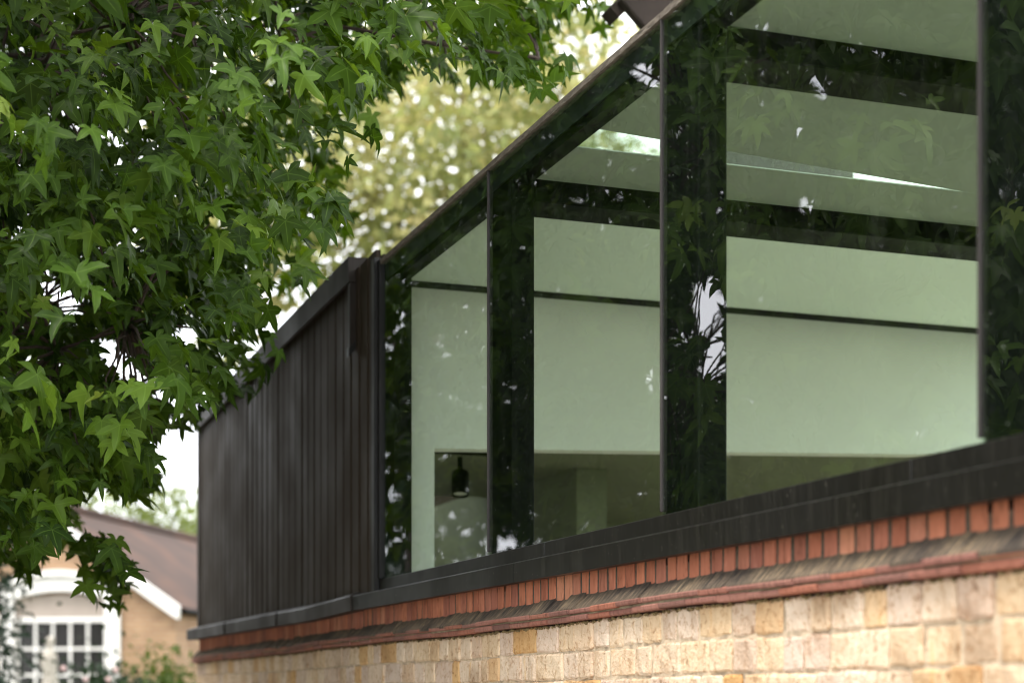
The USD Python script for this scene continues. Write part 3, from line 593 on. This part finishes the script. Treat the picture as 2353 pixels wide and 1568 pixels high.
# ------------------------------------------------------------------ background trees and shrubs
def blob_tree(name, label, base, height, crown_r, crown_h, nclump, per, leaf, material, seed, shape='round', trunk_r=.16, gaps=.0, cat='tree', mirror=False, **data):
    r = np.random.default_rng(seed); t = thing(name, label, cat, base, **data)
    cz = height - crown_h / 2
    u = r.normal(size=(nclump, 3)); u /= np.linalg.norm(u, axis=1, keepdims=True); rad = r.random(nclump) ** (1 / 2.6)
    c = u * rad[:, None] * [crown_r, crown_r, crown_h / 2]
    c *= (.72 + .56 * meshkit.noise(u * 1.7 + 5, seed))[:, None]
    c[:, 2] += cz; c = c[c[:, 2] > .1]
    if gaps: c = c[meshkit.noise(c * (1.1 / max(crown_r, .8) * 1.6), seed + 3) > gaps]
    i = np.repeat(np.arange(len(c)), per); n = len(i)
    pos = c[i] + r.normal(size=(n, 3)) * (.16 * crown_r ** .6)
    if mirror: pos = pos[~mirrored_gap(pos + np.asarray(base), 26)]; n = len(pos)
    o = pos - [0, 0, cz]; o /= np.linalg.norm(o, axis=1, keepdims=True) + 1e-9
    tip = o + r.normal(size=(n, 3)) * .6; tip[:, 2] -= .4
    v, f, uv = scatter(SIMPLE, pos, frames(tip, o * .5 + [0, 0, .8] + r.normal(size=(n, 3)) * .4), r.uniform(.7, 1.3, n) * leaf)
    obj('crown', (v, f), material, t, smooth=True, uv=uv)
    obj('trunk', tube([[0, 0, 0], [.03, 0, cz * .5], [0, .04, cz], [.02, 0, height * .9]], [trunk_r, trunk_r * .8, trunk_r * .6, trunk_r * .15], 9), M['bark'], t, smooth=True)
    br = []
    for k in range(7):
        j = r.integers(len(c)); p, rr = bough(np.array([0, 0, cz * r.uniform(.6, 1.0)]), c[j], trunk_r * .35, .01, 6, .1, seed + k); br.append(tube(p, rr, 5))
    obj('limbs', join(*br), M['bark'], t, smooth=True)
    return t
M['autumn'] = leaf_mat('autumn_foliage', (.13, .17, .06), (.25, .27, .10), (.40, .37, .17), (.50, .44, .27), 'island', vein=False, accent=(.52, .25, .11), trans=.5, patch=True)
M['pale_green'] = leaf_mat('pale_foliage', (.14, .18, .05), (.22, .26, .08), (.32, .34, .13), (.38, .38, .2), 'island', vein=False, trans=.45)
M['dark_green'] = leaf_mat('dark_foliage', (.010, .024, .008), (.018, .042, .012), (.035, .07, .018), (.06, .10, .03), 'island', vein=False, trans=.25)
M['conifer'] = leaf_mat('blue_green_foliage', (.015, .03, .015), (.028, .05, .026), (.05, .08, .04), (.09, .12, .07), 'island', vein=False, trans=.15)
M['purple'] = leaf_mat('purple_foliage', (.03, .014, .018), (.055, .024, .032), (.09, .045, .055), (.14, .09, .10), 'island', vein=False, trans=.3)
M['hedge'] = leaf_mat('shrub_foliage', (.05, .08, .015), (.10, .14, .02), (.20, .22, .03), (.28, .27, .05), 'island', vein=False, trans=.35)
blob_tree('background_tree', 'yellow green autumn tree with orange tinged leaves behind the glass roof edge', at(-.7, 24, 0), 11.4, 4.6, 7.6, 2600, 14, .20, M['autumn'], 31, gaps=.53)
blob_tree('background_tree', 'pale yellow green tree rising over the ridge of the brick house', at(-8.7, 44, 0), 6.7, 2.3, 4.6, 420, 18, .22, M['pale_green'], 32)
blob_tree('background_tree', 'pale green tree glimpsed behind the sweetgum at the left edge of the picture', at(-12.2, 38, 0), 9.6, 3.2, 6.0, 600, 16, .2, M['pale_green'], 36, gaps=.25)
blob_tree('evergreen_shrub', 'dark blue green evergreen at the left edge before the brick house', at(-4.78, 13.5, 0), 3.3, .78, 3.3, 1500, 18, .075, M['conifer'], 33, cat='shrub')
for (lat, dp, h, rr, sd, lab) in ((-3.45, 17.0, 1.83, .50, 41, 'low yellow green leafy shrub below the brick house wall, next to the brick wall end'), (-3.85, 16.4, 1.70, .40, 42, 'dark leaved low shrub with white flower heads beneath the white pilaster')):
    blob_tree('garden_shrub', lab, at(lat, dp, 0), h, rr, h * .95, 330, 14, .085, M['hedge'] if sd == 41 else M['dark_green'], sd, trunk_r=.03, cat='shrub')
fl = thing('rose_bush', 'pink flowering bush in front of the white gridded window', 'shrub', at(-3.95, 15.8, 0))
r = np.random.default_rng(9); c = r.normal(size=(900, 3)) * [.20, .20, .40] + [0, 0, 1.0]; c = c[c[:, 2] > .05]
v, f, uv = scatter(SIMPLE, c, frames(r.normal(size=(len(c), 3)), r.normal(size=(len(c), 3)) + [0, 0, 1]), r.uniform(.04, .08, len(c))); obj('foliage', (v, f), M['dark_green'], fl, smooth=True, uv=uv)
M['pink'] = plain('pink_petals', (.55, .38, .36), .7, .15, 30)
for k in range(5):
    m = trimesh.creation.icosphere(1, .026); m.vertices = m.vertices * (1 + .25 * (r.random((len(m.vertices), 1)) - .5)); m.apply_translation([r.uniform(-.3, .3), r.uniform(-.3, .1), r.uniform(1.45, 1.72)]); obj('flower', m, M['pink'], fl, smooth=True)
st = [tube([[r.uniform(-.05, .05), 0, 0], [r.uniform(-.1, .1), 0, .8], [r.uniform(-.3, .3), r.uniform(-.2, .2), 1.55]], [.012, .009, .005], 5) for _ in range(6)]
obj('stems', join(*st), M['bark'], fl)
# trees that stand left of the frame and show in the panes
for (x, y, h, rr, ch, sd, m_, lab) in ((-5.6, 12.6, 8.5, 2.9, 7.6, 51, 'dark_green', 'tall dark green tree mirrored in the middle of the glass panes'), (-4.9, 20.0, 9.5, 3.4, 8.6, 52, 'dark_green', 'dark green tree mirrored in the far pane next to the cladding'),
                                       (-9.8, 11.5, 10.0, 3.6, 9.0, 53, 'dark_green', 'broad dark tree mirrored in the nearest glass pane'), (-2.35, 12.3, 3.1, .75, 2.2, 54, 'purple', 'small purple leaved tree mirrored low in the second pane'),
                                       (-1.25, 15.6, 7.0, 1.45, 5.6, 57, 'dark_green', 'slim dark tree added to block sky flecks mirrored low in the far pane'), (-8.6, 6.4, 9.0, 3.0, 8.2, 55, 'dark_green', 'dark tree mirrored at the right end of the glazing'), (-9.5, 19.5, 11.0, 4.2, 10.0, 56, 'dark_green', 'tall dark tree mirrored behind the purple leaved tree')):  # slim tree: off-frame, added to block bright sky in the far pane
    blob_tree('garden_tree', lab, (x, y, 0), h, rr, ch, (760 if rr > 1.5 else 210) if rr > 1 else 260, 14, .17 if rr > 1 else .08, M[m_], sd, trunk_r=.18 if rr > 1 else .05, mirror=True)

# ------------------------------------------------------------------ brick house at the back left
hp = at(-5.416, 28.0, 0)                                      # ground below the gable's right eaves
rot = math.degrees(math.atan2(-(.985 * SA - (-.174) * -CA * -1 * -1), 1)) if False else 0
e1 = at(.985, -.174) ; e2 = at(.174, .985)
ang = math.degrees(math.atan2(e1[1], e1[0]))
hs = thing('brick_house', 'tan brick house with tiled roof, white verge board and large white gridded window', 'house', hp, ang)
# local: x along the gable (0 = right eaves end, negative to the left), y back along the ridge, z up
EV, AP, W = EYE + 1.361, EYE + 3.15, 2.6
M['house_brick'] = mat('tan_house_brick', {'tc': ('texture_coordinate', {}), 'sx': ('separate_xyz', {}), 'ad': ('math', {'math_type': 'add'}), 'cx': ('combine_xyz', {}), 'b': ('brick_texture', {'color1': (.40, .26, .155), 'color2': (.30, .185, .115), 'mortar': (.36, .29, .21), 'scale': 1.0, 'mortar_size': .006, 'brick_width': .225, 'row_height': .075}),
    'n': ('noise_texture', {'scale': 2.5, 'detail': 5}), 'r': ('rgb_ramp', {'ramp': [(.3, (.8, .76, .72)), (.7, (1.12, 1.1, 1.08))]}), 'x': ('mix_color', {'blend_type': 'multiply', 'fac': 1, 'use_clamp': False}), 'p': ('principled_bsdf', {'roughness': .9})},
    [('tc.object', 'sx.vector'), ('sx.x', 'ad.value1'), ('sx.y', 'ad.value2'), ('ad.value', 'cx.x'), ('sx.z', 'cx.y'), ('cx.vector', 'b.vector'), ('tc.object', 'n.vector'), ('n.fac', 'r.fac'), ('b.color', 'x.a'), ('r.color', 'x.b'), ('x.result', 'p.base_color')])
M['roof_tile'] = mat('brown_roof_tiles', {'tc': ('texture_coordinate', {}), 'v': ('noise_texture', {'scale': 1.2, 'detail': 6}), 'w': ('wave_texture', {'bands_direction': 'z', 'profile': 'saw', 'scale': 3.3, 'distortion': .5}),
    'r': ('rgb_ramp', {'ramp': [(.25, (.034, .019, .013)), (.5, (.052, .027, .018)), (.75, (.09, .042, .024))]}), 'b': ('bump', {'strength': .6, 'distance': .03}), 'p': ('principled_bsdf', {'roughness': .85})},
    [('tc.object', 'v.vector'), ('tc.object', 'w.vector'), ('v.fac', 'r.fac'), ('r.color', 'p.base_color'), ('w.fac', 'b.height'), ('b.normal', 'p.normal')])
M['white_paint'] = plain('white_paint', (.78, .77, .75), .5, .04, 5)
M['render_panel'] = plain('grey_pink_render', (.40, .34, .30), .9, .12, 4)
M['win_dark'] = plain('dark_window_glass', (.012, .011, .010), .12, .2, 3)
IN = .10                                                      # wall stands this far behind the verge
gab = Polygon([(-2 * W + .16, 0), (-.10, 0), (-.10, EV - .06), (-W, AP - .12), (-2 * W + .16, EV - .06)])
def wall_xz(poly, y, t):
    e = trimesh.creation.extrude_polygon(poly, t, engine='earcut'); v = e.vertices.copy(); e.vertices = np.stack([v[:, 0], y + v[:, 2], v[:, 1]], 1); trimesh.repair.fix_normals(e); return e
s28 = 28.25 / FPX                                             # metres per px at the gable
WX = (121 - 412) * s28 * 1.015                                # window centre
half = .795
hole = Polygon([(WX - half, 0), (WX + half, 0), (WX + half, EYE + 1.555), (WX + .4, EYE + 1.60), (WX, EYE + 1.615), (WX - .4, EYE + 1.60), (WX - half, EYE + 1.555)])
obj('gable_wall', wall_xz(gab.difference(hole), IN, .25), M['house_brick'], hs)
obj('side_wall', join(box(-.35, -.101, IN + .251, 9, 0, EV - .08), box(-2 * W + .16, -2 * W + .4, IN + .251, 9, 0, EV - .08), box(-2 * W + .4, -.35, 8.8, 9, 0, EV - .08)), M['house_brick'], hs)
def roof_side(sign):
    # slab from ridge to eaves, 10 cm thick
    ex = 0 if sign > 0 else -2 * W
    P = [(-W, AP), (ex, EV), (ex - sign * .02, EV - .07), (-W, AP - .10)]
    return prism_y([(a, b) for a, b in P], .03, 9.2)
rf = obj('roof', join(roof_side(1), roof_side(-1)), M['roof_tile'], hs)
obj('ridge_tiles', tube([[-W, y, AP + .02] for y in np.linspace(.03, 9.2, 30)], [.085 if i % 2 else .095 for i in range(30)], 8), M['roof_tile'], rf, smooth=True)
# hipped lower roof meeting the main slope, with its orange ridge tiles
M['orange_tile'] = plain('orange_ridge_tile', (.33, .13, .06), .85, .25, 9)
hipv = np.array([[-.95, 3.6, EV + .62], [1.9, 3.6, EV + .50], [-.30, 2.2, EV + .12], [1.9, 2.0, EV - .12], [-.95, 5.2, EV + .15], [1.9, 5.2, EV - .1]])
hip = trimesh.convex.convex_hull(hipv); obj('lower_roof', hip, M['roof_tile'], hs)
obj('lower_ridge', tube([hipv[0] + [0, 0, .02], (hipv[0] + hipv[1]) / 2 + [0, 0, .02], hipv[1] + [0, 0, .02]], [.07] * 3, 8), M['orange_tile'], hs, smooth=True)
obj('valley_tiles', tube([hipv[0] + [0, -.02, .02], (hipv[0] + hipv[2]) / 2 + [0, -.02, .03], hipv[2] + [0, 0, .03]], [.06] * 3, 8), M['orange_tile'], hs, smooth=True)
for sgn in (1, -1):
    ex = 0 if sgn > 0 else -2 * W
    bd_ = Polygon([(-W, AP + .02), (ex + sgn * .01, EV + .02), (ex + sgn * .0, EV - .20), (ex - sgn * .10, EV - .16), (-W, AP - .22)])
    obj('verge_board', wall_xz(bd_, -.02, .045), M['white_paint'], hs)
obj('gutter', tube([[.06, .05, EV - .07], [.06, 4, EV - .07], [.06, 9, EV - .07]], [.055] * 3, 10), M['steel'], hs, smooth=True)
# arch, pilasters, lintel panel
def arch_band(hw, z_side, rise, t, y0, depth, n=22):
    xs = np.linspace(-hw, hw, n); zz = z_side + rise * (1 - (xs / hw) ** 2)
    return wall_xz(Polygon([(WX + x, z) for x, z in zip(xs, zz)] + [(WX + x, z - t) for x, z in zip(xs[::-1], zz[::-1])]), y0, depth)
obj('arch_moulding', join(arch_band(1.13, EYE + 1.755, .235, .10, IN - .12, .14), arch_band(1.06, EYE + 1.655, .225, .24, IN - .07, .08)), M['white_paint'], hs)
for sgn in (-1, 1):
    x = WX + sgn * (half + .135); obj('pilaster', box(x - .135, x + .135, IN - .06, IN + .1, 0, EYE + 1.56), M['white_paint'], hs)
obj('lintel_panel', wall_xz(Polygon([(WX - half + .002, EYE + 1.215), (WX + half - .002, EYE + 1.215), (WX + half - .002, EYE + 1.56), (WX, EYE + 1.60), (WX - half + .002, EYE + 1.56)]), IN + .03, .05), M['render_panel'], hs)
wn = obj('window_frame', join(box(WX - half + .003, WX + half - .003, IN + .02, IN + .10, EYE + 1.13, EYE + 1.213), box(WX - half + .003, WX - half + .05, IN + .02, IN + .10, 0, EYE + 1.129), box(WX + half - .03, WX + half - .003, IN + .02, IN + .10, 0, EYE + 1.129)), M['white_paint'], hs)
pit, x0 = .331, WX - half + .05
cols = [WX - half + .05 + .2775 * k for k in range(6)]; cols = np.linspace(WX - half + .035, WX + half - .02, 6)
rows = [EYE + 1.13 - .437 * k for k in range(7)]; rows = [z for z in rows if z > -.1]; rows[-1] = max(rows[-1], 0)
for c in cols[1:-1]: obj('glazing_bar', box(c - .020, c + .020, IN + .03, IN + .09, 0, EYE + 1.129), M['white_paint'], wn)
for z in rows[1:-1]: obj('transom', box(WX - half + .051, WX + half - .031, IN + .034, IN + .086, z - .022, z + .022), M['white_paint'], wn)
for i in range(5):
    for j in range(len(rows) - 1): obj('window_pane', box(cols[i] + .002, cols[i + 1] - .002, IN + .062, IN + .068, rows[j + 1] + .002, rows[j] - .002), M['win_dark'], wn)
obj('window_backing', box(WX - half, WX + half, IN + .12, IN + .14, 0, EYE + 1.2), M['win_dark'], hs)

# ------------------------------------------------------------------ garden statue
M['stone'] = plain('pale_stone', (.40, .37, .32), .9, .18, 9, .4)
sx = thing('garden_statue', 'pale stone statue on a tall plinth in front of the gridded window', 'statue', at((114 - 1176) / FPX * 24.5, 24.5, 0))
obj('plinth', join(box(-.17, .17, -.17, .17, 0, .12, .01), box(-.13, .13, -.13, .13, .12, 1.32, .01), box(-.16, .16, -.16, .16, 1.32, 1.40, .015)), M['stone'], sx)
prof = np.array([[0, 1.40], [.125, 1.40], [.12, 1.55], [.10, 1.72], [.108, 1.84], [.118, 1.95], [.105, 2.03], [.05, 2.075], [.040, 2.10], [.056, 2.15], [.062, 2.19], [.050, 2.25], [0, 2.28]])
fg = trimesh.creation.revolve(prof, sections=24); v = fg.vertices.copy(); v[:, 1] *= .75; v[:, :2] *= (1 + .16 * (meshkit.fbm(v * [14, 14, 4], 3, 2) - .5))[:, None]; v[:, 0] += .012 * np.sin(v[:, 2] * 9); fg.vertices = v
obj('figure', fg, M['stone'], sx, smooth=40)
